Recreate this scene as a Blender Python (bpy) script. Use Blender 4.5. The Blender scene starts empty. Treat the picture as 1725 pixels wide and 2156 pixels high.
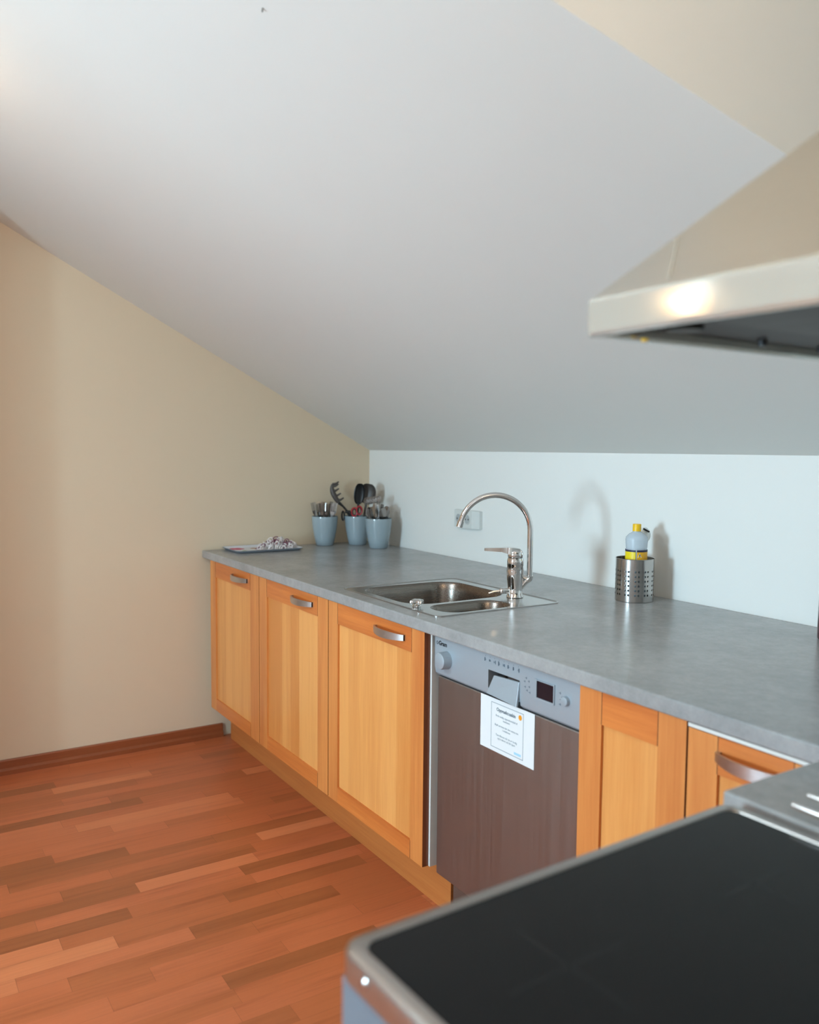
import bpy, bmesh, math, random
from mathutils import Vector, Matrix
random.seed(7)
S = bpy.context.scene
COL = S.collection
PI = math.pi

# ------------------------------------------------------------------ camera
cam_d = bpy.data.cameras.new('camera'); cam = bpy.data.objects.new('camera', cam_d); COL.objects.link(cam)
Rr = Vector((0.53464391, 0.84503023, 0.00893352)); Uu = Vector((-0.06694477, 0.03181267, 0.99724939)); Ff = Vector((-0.84242168, 0.53377136, -0.07357881))
CAM = Vector((3.79513, -2.16017, 1.35217))
m = Matrix.Identity(4)
for i in range(3):
    m[i][0] = Rr[i]; m[i][1] = Uu[i]; m[i][2] = -Ff[i]; m[i][3] = CAM[i]
cam.matrix_world = m
cam_d.sensor_fit = 'HORIZONTAL'; cam_d.sensor_width = 24.0; cam_d.lens = 25.05
cam_d.clip_start = 0.02
cam_d.dof.use_dof = True; cam_d.dof.focus_distance = 2.6; cam_d.dof.aperture_fstop = 2.4
S.camera = cam

# ------------------------------------------------------------------ colour management and world
S.view_settings.view_transform = 'Standard'; S.view_settings.look = 'None'
S.view_settings.gamma = 1.0; S.view_settings.exposure = 0.08; S.view_settings.use_curve_mapping = False
w = bpy.data.worlds.new('world'); S.world = w; w.use_nodes = True
bg = w.node_tree.nodes['Background']; bg.inputs[0].default_value = (0.55, 0.75, 1.0, 1); bg.inputs[1].default_value = 1.0

def area(name, loc, direction, sx, sy, power, color):
    d = bpy.data.lights.new(name, 'AREA'); d.shape = 'RECTANGLE'; d.size = sx; d.size_y = sy; d.energy = power; d.color = color
    o = bpy.data.objects.new(name, d); COL.objects.link(o); o.location = loc
    o.rotation_euler = Vector(direction).to_track_quat('-Z', 'Y').to_euler(); return o
def spot(name, loc, direction, power, color, ang, blend, rad):
    d = bpy.data.lights.new(name, 'SPOT'); d.energy = power; d.color = color; d.spot_size = ang; d.spot_blend = blend; d.shadow_soft_size = rad
    o = bpy.data.objects.new(name, d); COL.objects.link(o); o.location = loc
    o.rotation_euler = Vector(direction).to_track_quat('-Z', 'Y').to_euler(); return o
# daylight behind the window in the wall opposite the sink
area('daylight_window', (2.3, -5.02, 1.20), (0, 1, -0.0), 0.62, 0.90, 176, (0.55, 0.82, 1.0))
# added fill light behind an invented door opening at the far right end
area('fill_side', (6.1, -3.1, 1.2), (-1, 0.1, 0), 1.5, 2.0, 32, (0.80, 0.92, 1.0))
# added fill light over an invented roof opening in the opposite slope
area('fill_roof', (1.9, -3.85, 2.62), (0, 0.55, -0.84), 1.1, 0.9, 50, (0.72, 0.89, 1.0))
LAMP_COL = (1.0, 0.72, 0.45)

# ------------------------------------------------------------------ materials
def lin(c):
    return tuple((v / 255 / 12.92) if v / 255 <= 0.04045 else ((v / 255 + 0.055) / 1.055) ** 2.4 for v in c) + (1.0,)
class NT:
    def __init__(s, name):
        s.m = bpy.data.materials.new(name); s.m.use_nodes = True; s.t = s.m.node_tree
        s.b = s.t.nodes['Principled BSDF']
    def n(s, typ, **kw):
        nd = s.t.nodes.new(typ)
        for k, v in kw.items(): setattr(nd, k, v)
        return nd
    def l(s, a, b): s.t.links.new(a, b)
    def math(s, op, a, b=None, c=None):
        nd = s.n('ShaderNodeMath', operation=op)
        for i, v in enumerate((a, b, c)):
            if v is None: continue
            if isinstance(v, (int, float)): nd.inputs[i].default_value = v
            else: s.l(v, nd.inputs[i])
        return nd.outputs[0]
    def mix(s, f, a, b, mode='MIX'):
        nd = s.n('ShaderNodeMix', data_type='RGBA', blend_type=mode)
        for i, v in ((0, f), (6, a), (7, b)):
            if isinstance(v, (int, float)): nd.inputs[i].default_value = v
            elif isinstance(v, tuple): nd.inputs[i].default_value = v
            else: s.l(v, nd.inputs[i])
        return nd.outputs[2]
    def noise(s, vec, scale, detail=3, rough=0.5):
        nd = s.n('ShaderNodeTexNoise'); nd.inputs['Scale'].default_value = scale; nd.inputs['Detail'].default_value = detail; nd.inputs['Roughness'].default_value = rough
        s.l(vec, nd.inputs['Vector']); return nd.outputs['Fac']
    def mapping(s, vec, scale, loc=(0, 0, 0)):
        nd = s.n('ShaderNodeMapping'); nd.inputs['Scale'].default_value = scale; nd.inputs['Location'].default_value = loc
        s.l(vec, nd.inputs['Vector']); return nd.outputs[0]
    def ramp(s, f, stops):
        nd = s.n('ShaderNodeValToRGB'); cr = nd.color_ramp
        while len(cr.elements) < len(stops): cr.elements.new(0.5)
        for e, (p, c) in zip(cr.elements, stops): e.position = p; e.color = c
        s.l(f, nd.inputs[0]); return nd.outputs[0]
    def bump(s, h, strength, dist=0.001):
        nd = s.n('ShaderNodeBump'); nd.inputs['Strength'].default_value = strength; nd.inputs['Distance'].default_value = dist
        s.l(h, nd.inputs['Height']); s.l(nd.outputs[0], s.b.inputs['Normal'])
def plain(name, rgb, rough=0.5, metal=0.0, coat=0.0, noise=0.04, nscale=30, **kw):
    N = NT(name); pos = N.n('ShaderNodeNewGeometry').outputs['Position']
    f = N.noise(pos, nscale)
    c = lin(rgb); d = tuple(v * (1 - noise * 2) for v in c[:3]) + (1,); e = tuple(min(1, v * (1 + noise)) for v in c[:3]) + (1,)
    N.l(N.mix(f, d, e), N.b.inputs['Base Color'])
    N.b.inputs['Roughness'].default_value = rough; N.b.inputs['Metallic'].default_value = metal; N.b.inputs['Coat Weight'].default_value = coat
    for k, v in kw.items(): N.b.inputs[k].default_value = v
    return N.m
def wood(name, dark, light, axis, stave=0.0, rough=0.38, seed=0.0):
    """grain along axis ('x' or 'z'); optional glued staves of given width across x"""
    N = NT(name); pos = N.n('ShaderNodeNewGeometry').outputs['Position']
    sc = {'z': (26, 26, 1.3), 'x': (1.3, 26, 26), 'y': (26, 1.3, 26)}[axis]
    g = N.noise(N.mapping(pos, sc, (seed, seed, seed)), 1.0, 5, 0.6)
    sc2 = tuple(v * 6 for v in sc)
    g2 = N.noise(N.mapping(pos, sc2), 1.0, 3, 0.6)
    big = N.noise(N.mapping(pos, tuple(v * 0.18 + 0.5 for v in sc), (seed + 3, 0, seed)), 1.0, 2)
    f = N.math('ADD', N.math('MULTIPLY', g, 0.55), N.math('ADD', N.math('MULTIPLY', g2, 0.2), N.math('MULTIPLY', big, 0.25)))
    if stave:
        sx = N.n('ShaderNodeSeparateXYZ'); N.l(pos, sx.inputs[0])
        cell = N.math('FLOOR', N.math('DIVIDE', N.math('ADD', sx.outputs[0], sx.outputs[1]), stave))
        wn = N.n('ShaderNodeTexWhiteNoise', noise_dimensions='1D'); N.l(cell, wn.inputs['W'])
        f = N.math('ADD', f, N.math('MULTIPLY', N.math('SUBTRACT', wn.outputs[0], 0.5), 0.34))
    c = N.ramp(f, [(0.34, lin(dark)), (0.64, lin(light))])
    N.l(c, N.b.inputs['Base Color']); N.b.inputs['Roughness'].default_value = rough
    N.b.inputs['Coat Weight'].default_value = 0.15; N.b.inputs['Coat Roughness'].default_value = 0.25
    N.bump(g2, 0.08, 0.0006)
    return N.m
def parquet():
    N = NT('parquet'); pos = N.n('ShaderNodeNewGeometry').outputs['Position']
    sx = N.n('ShaderNodeSeparateXYZ'); N.l(pos, sx.inputs[0]); X, Y = sx.outputs[0], sx.outputs[1]
    W = 0.0655
    u = N.math('DIVIDE', X, W); row = N.math('FLOOR', u); fu = N.math('FRACT', u)
    wr = N.n('ShaderNodeTexWhiteNoise', noise_dimensions='1D'); N.l(row, wr.inputs['W'])
    ln = N.math('ADD', 0.38, N.math('MULTIPLY', wr.outputs[0], 0.28))
    v = N.math('ADD', N.math('DIVIDE', Y, ln), N.math('MULTIPLY', wr.outputs[0], 37.3)); cell = N.math('FLOOR', v); fv = N.math('FRACT', v)
    cv = N.n('ShaderNodeCombineXYZ'); N.l(row, cv.inputs[0]); N.l(cell, cv.inputs[1])
    wn = N.n('ShaderNodeTexWhiteNoise', noise_dimensions='2D'); N.l(cv.outputs[0], wn.inputs['Vector'])
    off = N.n('ShaderNodeVectorMath', operation='MULTIPLY'); N.l(wn.outputs['Color'], off.inputs[0]); off.inputs[1].default_value = (9, 9, 9)
    mp = N.mapping(pos, (30, 1.6, 1)); ad = N.n('ShaderNodeVectorMath', operation='ADD'); N.l(mp, ad.inputs[0]); N.l(off.outputs[0], ad.inputs[1])
    g = N.noise(ad.outputs[0], 1.0, 5, 0.65)
    mp2 = N.mapping(pos, (160, 6, 1)); g2 = N.noise(mp2, 1.0, 3)
    base = N.ramp(wn.outputs['Value'], [(0.0, lin((152, 86, 49))), (0.08, lin((164, 92, 53))), (0.16, lin((176, 98, 58))), (0.6, lin((184, 101, 61))), (0.85, lin((188, 105, 66))), (1.0, lin((206, 124, 80)))])
    gr = N.ramp(g, [(0.25, (0.62, 0.55, 0.50, 1)), (0.48, (1, 1, 1, 1)), (0.8, (1.1, 1.08, 1.05, 1))])
    c = N.mix(0.75, base, gr, 'MULTIPLY')
    c = N.mix(0.18, c, N.ramp(g2, [(0.3, (0.6, 0.55, 0.5, 1)), (0.7, (1.1, 1.1, 1.1, 1))]), 'MULTIPLY')
    e1 = N.math('LESS_THAN', fu, 0.012); e2 = N.math('LESS_THAN', fv, 0.003)
    ed = N.math('MAXIMUM', e1, e2)
    c = N.mix(N.math('MULTIPLY', ed, 0.35), c, lin((90, 48, 26)))
    N.l(c, N.b.inputs['Base Color']); N.b.inputs['Roughness'].default_value = 0.36
    N.b.inputs['Specular IOR Level'].default_value = 0.4
    N.bump(g2, 0.05, 0.0005)
    return N.m
def laminate():
    N = NT('worktop_laminate'); pos = N.n('ShaderNodeNewGeometry').outputs['Position']
    a = N.noise(pos, 5, 4, 0.6); b = N.noise(pos, 45, 4, 0.7); cN = N.noise(pos, 160, 2, 0.6)
    f = N.math('ADD', N.math('MULTIPLY', a, 0.55), N.math('ADD', N.math('MULTIPLY', b, 0.33), N.math('MULTIPLY', cN, 0.12)))
    c = N.ramp(f, [(0.30, lin((130, 131, 130))), (0.5, lin((150, 150, 149))), (0.70, lin((168, 168, 166)))])
    N.l(c, N.b.inputs['Base Color'])
    N.b.inputs['Roughness'].default_value = 0.26
    N.b.inputs['Specular IOR Level'].default_value = 0.5
    N.bump(b, 0.008, 0.0005)
    return N.m
def brushed(name, rgb, rough=0.25, axis='x', strength=0.1):
    N = NT(name); pos = N.n('ShaderNodeNewGeometry').outputs['Position']
    sc = {'x': (3, 400, 400), 'z': (400, 400, 3), 'y': (400, 3, 400)}[axis]
    g = N.noise(N.mapping(pos, sc), 1.0, 2)
    c = lin(rgb); d = tuple(v * 0.88 for v in c[:3]) + (1,)
    N.l(N.mix(g, d, c), N.b.inputs['Base Color'])
    N.b.inputs['Metallic'].default_value = 1.0
    N.l(N.ramp(g, [(0, (rough * 0.8,) * 3 + (1,)), (1, (rough * 1.25,) * 3 + (1,))]), N.b.inputs['Roughness'])
    N.bump(g, strength, 0.0002)
    return N.m
def plaster(name, rgb):
    N = NT(name); pos = N.n('ShaderNodeNewGeometry').outputs['Position']
    a = N.noise(pos, 1.5, 3); b = N.noise(pos, 220, 3)
    c = lin(rgb); d = tuple(v * 0.96 for v in c[:3]) + (1,)
    N.l(N.mix(a, d, c), N.b.inputs['Base Color']); N.b.inputs['Roughness'].default_value = 0.75
    N.bump(b, 0.06, 0.0006)
    return N.m
def emis(name, rgb, st):
    N = NT(name); N.b.inputs['Emission Color'].default_value = lin(rgb); N.b.inputs['Emission Strength'].default_value = st; return N.m

M = dict(
    wall=plaster('wall_paint', (226, 225, 220)), wall_cream_shade=plaster('wall_paint_cream_shade', (217, 198, 170)), ceil=plaster('ceiling_paint', (223, 220, 213)),  # left wall's cream tone also carries its shade and warm floor bounce
    floor=parquet(), lam=laminate(),
    stile=wood('door_wood_upright', (190, 108, 52), (220, 146, 78), 'z', seed=1.0),
    rail=wood('door_wood_cross', (182, 94, 40), (216, 130, 62), 'x', seed=4.0),
    panel=wood('door_wood_panel', (206, 132, 66), (228, 162, 92), 'z', stave=0.075, seed=9.0),
    edge=wood('door_wood_edge', (110, 56, 28), (132, 72, 36), 'z', seed=2.0),
    kick=wood('kick_wood', (170, 96, 46), (198, 126, 66), 'x', seed=7.0),
    base=wood('baseboard_wood', (126, 66, 36), (152, 84, 48), 'y', seed=5.0),
    groove=plain('joint_line_brown', (92, 46, 22), 0.8),  # thin dark joint lines between stiles and rails
    chrome=plain('chrome', (228, 226, 224), 0.06, 1.0, noise=0.01),
    steel=brushed('brushed_steel', (190, 188, 184), 0.24, 'x'), steel_z=brushed('brushed_steel_upright', (186, 182, 178), 0.2, 'z', 0.06),
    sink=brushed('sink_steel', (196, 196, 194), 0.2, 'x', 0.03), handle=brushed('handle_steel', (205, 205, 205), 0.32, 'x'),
    dwdoor=brushed('dishwasher_steel', (158, 152, 148), 0.42, 'z', 0.05), dwpan=plain('dishwasher_panel_silver', (164, 176, 184), 0.4, 0.35, noise=0.01),
    white=plain('white_laminate', (215, 214, 208), 0.45), grey_side=plain('cabinet_side_grey', (178, 180, 176), 0.5),
    cup=plain('cup_plastic', (150, 166, 173), 0.12, 0, 0.6, noise=0.02), black=plain('black_nylon', (24, 24, 26), 0.4),
    greyblack=plain('worn_black_nylon', (74, 68, 64), 0.45), red=plain('red_plastic', (170, 22, 34), 0.35), teal=plain('teal_plastic', (30, 70, 66), 0.4),
    cutlery=plain('cutlery_steel', (158, 152, 148), 0.22, 1.0), plate=plain('socket_plastic', (206, 208, 204), 0.35),
    glass_black=plain('ceramic_glass', (4, 7, 8), 0.14, 0, 0.0, noise=0.02, **{'Specular IOR Level': 0.2}), mark=plain('hob_marking', (26, 30, 31), 0.25, **{'Specular IOR Level': 0.25}),
    dark=plain('dark_metal', (36, 36, 36), 0.5, 0.3), under=plain('hood_underside', (34, 31, 26), 0.5, 0.2), filt=brushed('hood_filter_metal', (66, 62, 56), 0.45, 'x'),
    hood=brushed('hood_steel', (200, 196, 186), 0.36, 'x', 0.05), hoodrim=plain('hood_rim_steel', (206, 204, 194), 0.09, 0.5, noise=0.01), enamel=plain('stove_side_enamel', (104, 118, 128), 0.4, 0.1, noise=0.01),
    bottle=None, yellow=plain('yellow_plastic', (240, 190, 20), 0.35), yellow_l=plain('yellow_label', (240, 212, 20), 0.4), orange_l=plain('orange_label', (238, 176, 24), 0.4),
    navy=plain('navy_print', (36, 34, 66), 0.5), paper=plain('paper', (218, 220, 220), 0.7, noise=0.01), ink=plain('grey_ink', (146, 156, 162), 0.8), ink_d=plain('dark_ink', (96, 108, 116), 0.8),
    inkblack=plain('black_print', (14, 14, 16), 0.6), sun=plain('orange_print', (236, 150, 20), 0.6), sky=plain('pale_blue_print', (160, 204, 224), 0.7), panelink=plain('panel_print', (92, 108, 120), 0.6),
    display=plain('display_glass', (26, 24, 32), 0.12), tray=plain('tray_white', (216, 218, 224), 0.3), tray_rim=plain('tray_grey_rim', (150, 158, 168), 0.35),
    pink=plain('pink_print', (196, 40, 92), 0.4), green=plain('green_print', (126, 150, 92), 0.4), tan=plain('tan_print', (170, 128, 96), 0.4),
    lace=plain('lace_white', (232, 224, 222), 0.7), lace_p=plain('lace_purple', (120, 60, 84), 0.7), wine=plain('dark_red_glass', (70, 14, 24), 0.12, 0, 0.3),
    brushw=plain('brush_white', (222, 226, 224), 0.35), rubber=plain('black_rubber', (16, 16, 16), 0.7), hook=plain('hook_metal', (110, 110, 104), 0.4, 0.6))
def tr_plastic(name, rgb, rough, trans):
    N = NT(name); N.b.inputs['Base Color'].default_value = lin(rgb); N.b.inputs['Roughness'].default_value = rough
    N.b.inputs['Transmission Weight'].default_value = trans; N.b.inputs['IOR'].default_value = 1.35; return N.m
M['bottle'] = tr_plastic('milky_clear_plastic', (214, 224, 232), 0.25, 0.4)
M['glass'] = tr_plastic('window_glass', (255, 255, 255), 0.0, 1.0)

# ------------------------------------------------------------------ helpers
def link(o, parent=None):
    COL.objects.link(o)
    if parent: o.parent = parent
    return o
def wloc(o):
    v = Vector((0, 0, 0))
    while o: v += o.location; o = o.parent
    return v
def props(o, label=None, cat=None, group=None, kind=None):
    if label: o['label'] = label
    if cat: o['category'] = cat
    if group: o['group'] = group
    if kind: o['kind'] = kind
    return o
def thing(name, loc, label, cat, group=None):
    o = bpy.data.objects.new(name, None); o.empty_display_size = 0.05; link(o); o.location = loc
    return props(o, label, cat, group)
class MB:
    """collects geometry given in world coordinates"""
    def __init__(s): s.bm = bmesh.new()
    def box(s, a, b, mi=0):
        x0, y0, z0 = (min(p, q) for p, q in zip(a, b)); x1, y1, z1 = (max(p, q) for p, q in zip(a, b))
        v = [s.bm.verts.new(p) for p in ((x0, y0, z0), (x1, y0, z0), (x1, y1, z0), (x0, y1, z0), (x0, y0, z1), (x1, y0, z1), (x1, y1, z1), (x0, y1, z1))]
        for q in ((0, 3, 2, 1), (4, 5, 6, 7), (0, 1, 5, 4), (1, 2, 6, 5), (2, 3, 7, 6), (3, 0, 4, 7)):
            f = s.bm.faces.new([v[i] for i in q]); f.material_index = mi
        return s
    def quad(s, *pts, mi=0):
        f = s.bm.faces.new([s.bm.verts.new(p) for p in pts]); f.material_index = mi; return s
    def rings(s, rings, closed=True, cap0=True, cap1=True, mi=0):
        vs = [[s.bm.verts.new(p) for p in r] for r in rings]
        n = len(vs[0])
        for a, b in zip(vs, vs[1:]):
            for i in range(n if closed else n - 1):
                f = s.bm.faces.new((a[i], a[(i + 1) % n], b[(i + 1) % n], b[i])); f.material_index = mi
        if cap0: s.bm.faces.new(vs[0][::-1]).material_index = mi
        if cap1: s.bm.faces.new(vs[-1]).material_index = mi
        return vs
    def lathe(s, c, prof, n=32, cap0=True, cap1=True, mi=0):
        s.rings([[(c[0] + r * math.cos(2 * PI * k / n), c[1] + r * math.sin(2 * PI * k / n), c[2] + z) for k in range(n)] for r, z in prof], True, cap0, cap1, mi); return s
    def tube(s, pts, rad, n=10, mi=0, caps=True):
        pts = [Vector(p) for p in pts]; rs = rad if isinstance(rad, (list, tuple)) else [rad] * len(pts)
        rings = []; up = None
        for i, p in enumerate(pts):
            t = (pts[min(i + 1, len(pts) - 1)] - pts[max(i - 1, 0)]).normalized()
            if up is None:
                up = Vector((0, 0, 1)) if abs(t.z) < 0.9 else Vector((1, 0, 0))
            a = (up - t * up.dot(t)).normalized(); b = t.cross(a); up = a
            rings.append([p + a * rs[i] * math.cos(2 * PI * k / n) + b * rs[i] * math.sin(2 * PI * k / n) for k in range(n)])
        s.rings(rings, True, caps, caps, mi); return s
    def sphere(s, c, r, sc=(1, 1, 1), mi=0, n=14):
        rr = []
        for j in range(1, n // 2):
            th = PI * j / (n // 2)
            rr.append([(c[0] + r * sc[0] * math.sin(th) * math.cos(2 * PI * k / n), c[1] + r * sc[1] * math.sin(th) * math.sin(2 * PI * k / n), c[2] - r * sc[2] * math.cos(th)) for k in range(n)])
        s.rings(rr, mi=mi); return s
    def prism(s, outline, d, mi=0):
        """outline: 3D points; d: extrusion vector"""
        d = Vector(d); s.rings([[Vector(p) for p in outline], [Vector(p) + d for p in outline]], mi=mi); return s
    def build(s, name, mats, parent=None, smooth=False, bevel=0.0, kind=None, seg=2, angle=40):
        if not isinstance(mats, (list, tuple)): mats = [mats]
        off = wloc(parent) if parent else Vector((0, 0, 0))
        bmesh.ops.remove_doubles(s.bm, verts=s.bm.verts, dist=1e-6)
        bmesh.ops.recalc_face_normals(s.bm, faces=s.bm.faces)
        org = Vector((0, 0, 0))
        if not parent and s.bm.verts:
            xs = [v.co for v in s.bm.verts]
            org = Vector(((min(p.x for p in xs) + max(p.x for p in xs)) / 2, (min(p.y for p in xs) + max(p.y for p in xs)) / 2, min(p.z for p in xs)))
        for v in s.bm.verts: v.co -= off + org
        me = bpy.data.meshes.new(name); s.bm.to_mesh(me); s.bm.free()
        for mt in mats: me.materials.append(mt)
        if smooth:
            me.polygons.foreach_set('use_smooth', [True] * len(me.polygons))
            try: me.set_sharp_from_angle(angle=math.radians(angle))
            except Exception: pass
        o = bpy.data.objects.new(name, me); link(o, parent); o.location = org
        if bevel:
            b = o.modifiers.new('bevel', 'BEVEL'); b.width = bevel; b.segments = seg; b.limit_method = 'ANGLE'; b.angle_limit = math.radians(35)
        if kind: o['kind'] = kind
        return o
def struct(name, mb, mat, **kw): return mb.build(name, mat, None, kind='structure', **kw)
def rrect(cx, cy, hx, hy, r, z, n=8):
    pts = []
    for (sx, sy, a0) in ((1, 1, 0), (-1, 1, 90), (-1, -1, 180), (1, -1, 270)):
        for k in range(n + 1):
            a = math.radians(a0 + 90 * k / n); pts.append(Vector((cx + sx * (hx - r) + r * math.cos(a), cy + sy * (hy - r) + r * math.sin(a), z)))
    return pts
def text(name, body, size, loc, mat, parent, extrude=0.0002, align='LEFT', bold=0.0):
    """lettering on a surface that faces -y"""
    cu = bpy.data.curves.new(name, 'FONT'); cu.body = body; cu.size = size; cu.extrude = extrude; cu.align_x = align; cu.offset = bold
    t = bpy.data.objects.new(name, cu); COL.objects.link(t)
    me = bpy.data.meshes.new_from_object(t); bpy.data.objects.remove(t); me.name = name
    me.transform(Matrix.Rotation(PI / 2, 4, 'X')); me.transform(Matrix.Translation(Vector(loc) - (wloc(parent) if parent else Vector((0, 0, 0)))))
    me.materials.clear(); me.materials.append(mat)
    o = bpy.data.objects.new(name, me); return link(o, parent)

# ------------------------------------------------------------------ the room
HK = 1.3437; TN = math.tan(0.48515)           # knee height and roof slope
RX, RY = 6.0, -4.4                            # far side wall, opposite wall
RIDGE_Y = -2.95; RIDGE_Z = HK + TN * 2.95
sl = lambda y: HK + TN * (-y) if y >= RIDGE_Y else RIDGE_Z - TN * (RIDGE_Y - y)
struct('floor', MB().quad((0, 0, 0), (RX, 0, 0), (RX, RY, 0), (0, RY, 0)), M['floor'])
struct('wall_back', MB().quad((0, 0, 0), (3.7, 0, 0), (3.7, 0, 2.5), (3.29, 0, 2.5), (3.29, 0, HK), (0, 0, HK)), M['wall'])
struct('wall_left', MB().quad((0, 0, 0), (0, 0, HK), (0, RIDGE_Y, RIDGE_Z), (0, RY, sl(RY)), (0, RY, 0)), M['wall_cream_shade'])
DZ = 2.5; DY = -(DZ - HK) / TN                # where the dormer ceiling meets the slope
ck = lambda y: 3.29 + 0.392 * y               # splayed dormer cheek
c = MB(); c.quad((0, 0, HK), (ck(0), 0, HK), (ck(DY), DY, DZ), (0, DY, DZ))
struct('ceiling', c, M['ceil'])
c = MB(); c.quad((0, DY, DZ), (RX, DY, DZ), (RX, RIDGE_Y, RIDGE_Z), (0, RIDGE_Y, RIDGE_Z))
# opposite slope, with an opening added for the roof fill light
zo = lambda y: sl(y); a0, a1, b0, b1 = 1.35, 2.45, -3.35, -4.05
for (x0, x1, y0, y1) in ((0, RX, RIDGE_Y, b0), (0, a0, b0, b1), (a1, RX, b0, b1), (0, RX, b1, RY)):
    c.quad((x0, y0, zo(y0)), (x1, y0, zo(y0)), (x1, y1, zo(y1)), (x0, y1, zo(y1)))
struct('ceiling_ridge', c, M['ceil'])
struct('ceiling_dormer', MB().quad((ck(0), 0, DZ), (3.7, 0, DZ), (3.7, DY, DZ), (ck(DY), DY, DZ)), M['ceil'])
struct('wall_dormer', MB().quad((ck(0), 0, HK), (ck(0), 0, DZ), (ck(DY), DY, DZ)), M['wall'])
struct('ceiling_right', MB().quad((3.7, -1.98, sl(-1.98)), (RX, -1.98, sl(-1.98)), (RX, DY, DZ), (3.7, DY, DZ)), M['ceil'])
r = MB(); r.box((3.7, -1.98, 0), (3.84, 0.0, 2.5)); struct('wall_right', r, M['wall'])
struct('wall_stub_blocker', MB().box((0, -2.30, 0), (0.50, -2.20, sl(-2.20) - .002)), M['wall'])  # unseen stub wall, added to keep the daylight off the left wall
struct('wall_corner', MB().quad((3.84, -1.98, 0), (RX, -1.98, 0), (RX, -1.98, sl(-1.98)), (3.84, -1.98, sl(-1.98))), M['wall'])
f = MB(); W0, W1, WZ0, WZ1 = 1.99, 2.61, 0.75, 1.65; zt = sl(RY)
for q in (((0, 0), (W0, zt)), ((W1, 0), (RX, zt)), ((W0, 0), (W1, WZ0)), ((W0, WZ1), (W1, zt))):
    (x0, z0), (x1, z1) = q; f.box((x0, RY - 0.18, z0), (x1, RY, z1))
# added window reveal, its depth and height shaped to cut the daylight
for a, b in (((W0 - .05, WZ0 - .05), (W0, WZ1 + .05)), ((W1, WZ0 - .05), (W1 + .05, WZ1 + .05)), ((W0, WZ0 - .05), (W1, WZ0)), ((W0, WZ1), (W1, WZ1 + .05))):
    f.box((a[0], -5.00, a[1]), (b[0], RY - 0.18, b[1]))
struct('wall_front', f, M['wall'])
f = MB(); D0, D1 = -3.9, -2.3
f.quad((RX, -1.98, 0), (RX, D1, 0), (RX, D1, 2.1), (RX, -1.98, 2.1)); f.quad((RX, D0, 0), (RX, RY, 0), (RX, RY, sl(RY)), (RX, D0, sl(RY)))
f.quad((RX, -1.98, 2.1), (RX, D0, 2.1), (RX, D0, sl(D0)), (RX, RIDGE_Y, RIDGE_Z), (RX, -1.98, sl(-1.98)))
struct('wall_side', f, M['wall'])
wf = MB()
for a, b in (((W0, WZ0), (W1, WZ0 + .05)), ((W0, WZ1 - .05), (W1, WZ1)), ((W0, WZ0), (W0 + .05, WZ1)), ((W1 - .05, WZ0), (W1, WZ1))):
    wf.box((a[0], -4.98, a[1]), (b[0], -4.92, b[1]))
struct('window_1', wf, M['white'])
wf = MB()
wf.box((a0, b0 - .0, zo(b0) + .0), (a0 + .04, b1, zo(b1) + .05)) if 0 else None
for x0, x1 in ((a0, a0 + .05), (a1 - .05, a1)):
    wf.prism([(x0, b0, zo(b0)), (x1, b0, zo(b0)), (x1, b0, zo(b0) + .08), (x0, b0, zo(b0) + .08)], (0, b1 - b0, zo(b1) - zo(b0)))
struct('roof_fill_frame', wf, M['white'])  # frame bars of the added roof opening
struct('side_fill_frame', MB().box((RX, D0, 0), (RX + .06, D0 + .07, 2.1)).box((RX, D1 - .07, 0), (RX + .06, D1, 2.1)).box((RX, D0, 2.03), (RX + .06, D1, 2.1)), M['white'])  # frame of the added opening for the side fill light
b = MB(); b.prism([(0, -0.79, 0), (0.022, -0.79, 0), (0.022, -0.79, 0.018), (0.012, -0.79, 0.026), (0.012, -0.79, 0.056), (0.009, -0.79, 0.06), (0, -0.79, 0.06)], (0, RY + 0.79, 0))
struct('baseboard_left', b, M['base'])
struct('baseboard_right', MB().box((3.684, -1.98, 0), (3.7, -1.80, 0.06)), M['base'])

# ------------------------------------------------------------------ worktop
H = 0.8815; T = 0.034; YF = -0.880; YD = -0.872; YC = -0.852
LX = 3.05; LY = -1.167; WXR = 3.698
SX0, SX1, SY0, SY1 = 1.263, 1.839, -0.825, -0.36
wt = MB()
xs = [0.002, SX0 + .014, SX1 - .014, LX, WXR]; ys = [LY, YF, SY0 + .014, SY1 - .014, -0.002]
def solid(i, j):
    if i < 0 or j < 0 or i > 3 or j > 3: return False
    if j == 0: return i == 3
    if i == 1 and j == 2: return False
    return True
for i in range(4):
    for j in range(4):
        if not solid(i, j): continue
        X0, X1, Y0, Y1 = xs[i], xs[i + 1], ys[j], ys[j + 1]
        wt.quad((X0, Y0, H), (X1, Y0, H), (X1, Y1, H), (X0, Y1, H)); wt.quad((X0, Y0, H - T), (X0, Y1, H - T), (X1, Y1, H - T), (X1, Y0, H - T))
        if not solid(i - 1, j): wt.quad((X0, Y0, H), (X0, Y1, H), (X0, Y1, H - T), (X0, Y0, H - T))
        if not solid(i + 1, j): wt.quad((X1, Y0, H), (X1, Y1, H), (X1, Y1, H - T), (X1, Y0, H - T))
        if not solid(i, j - 1): wt.quad((X0, Y0, H), (X1, Y0, H), (X1, Y0, H - T), (X0, Y0, H - T))
        if not solid(i, j + 1): wt.quad((X0, Y1, H), (X1, Y1, H), (X1, Y1, H - T), (X0, Y1, H - T))
o = wt.build('kitchen_worktop', M['lam'], None, bevel=0.0045, seg=3)
props(o, 'long grey stone-look laminate worktop along the back wall, turning a corner beside the stove', 'worktop')

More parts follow.
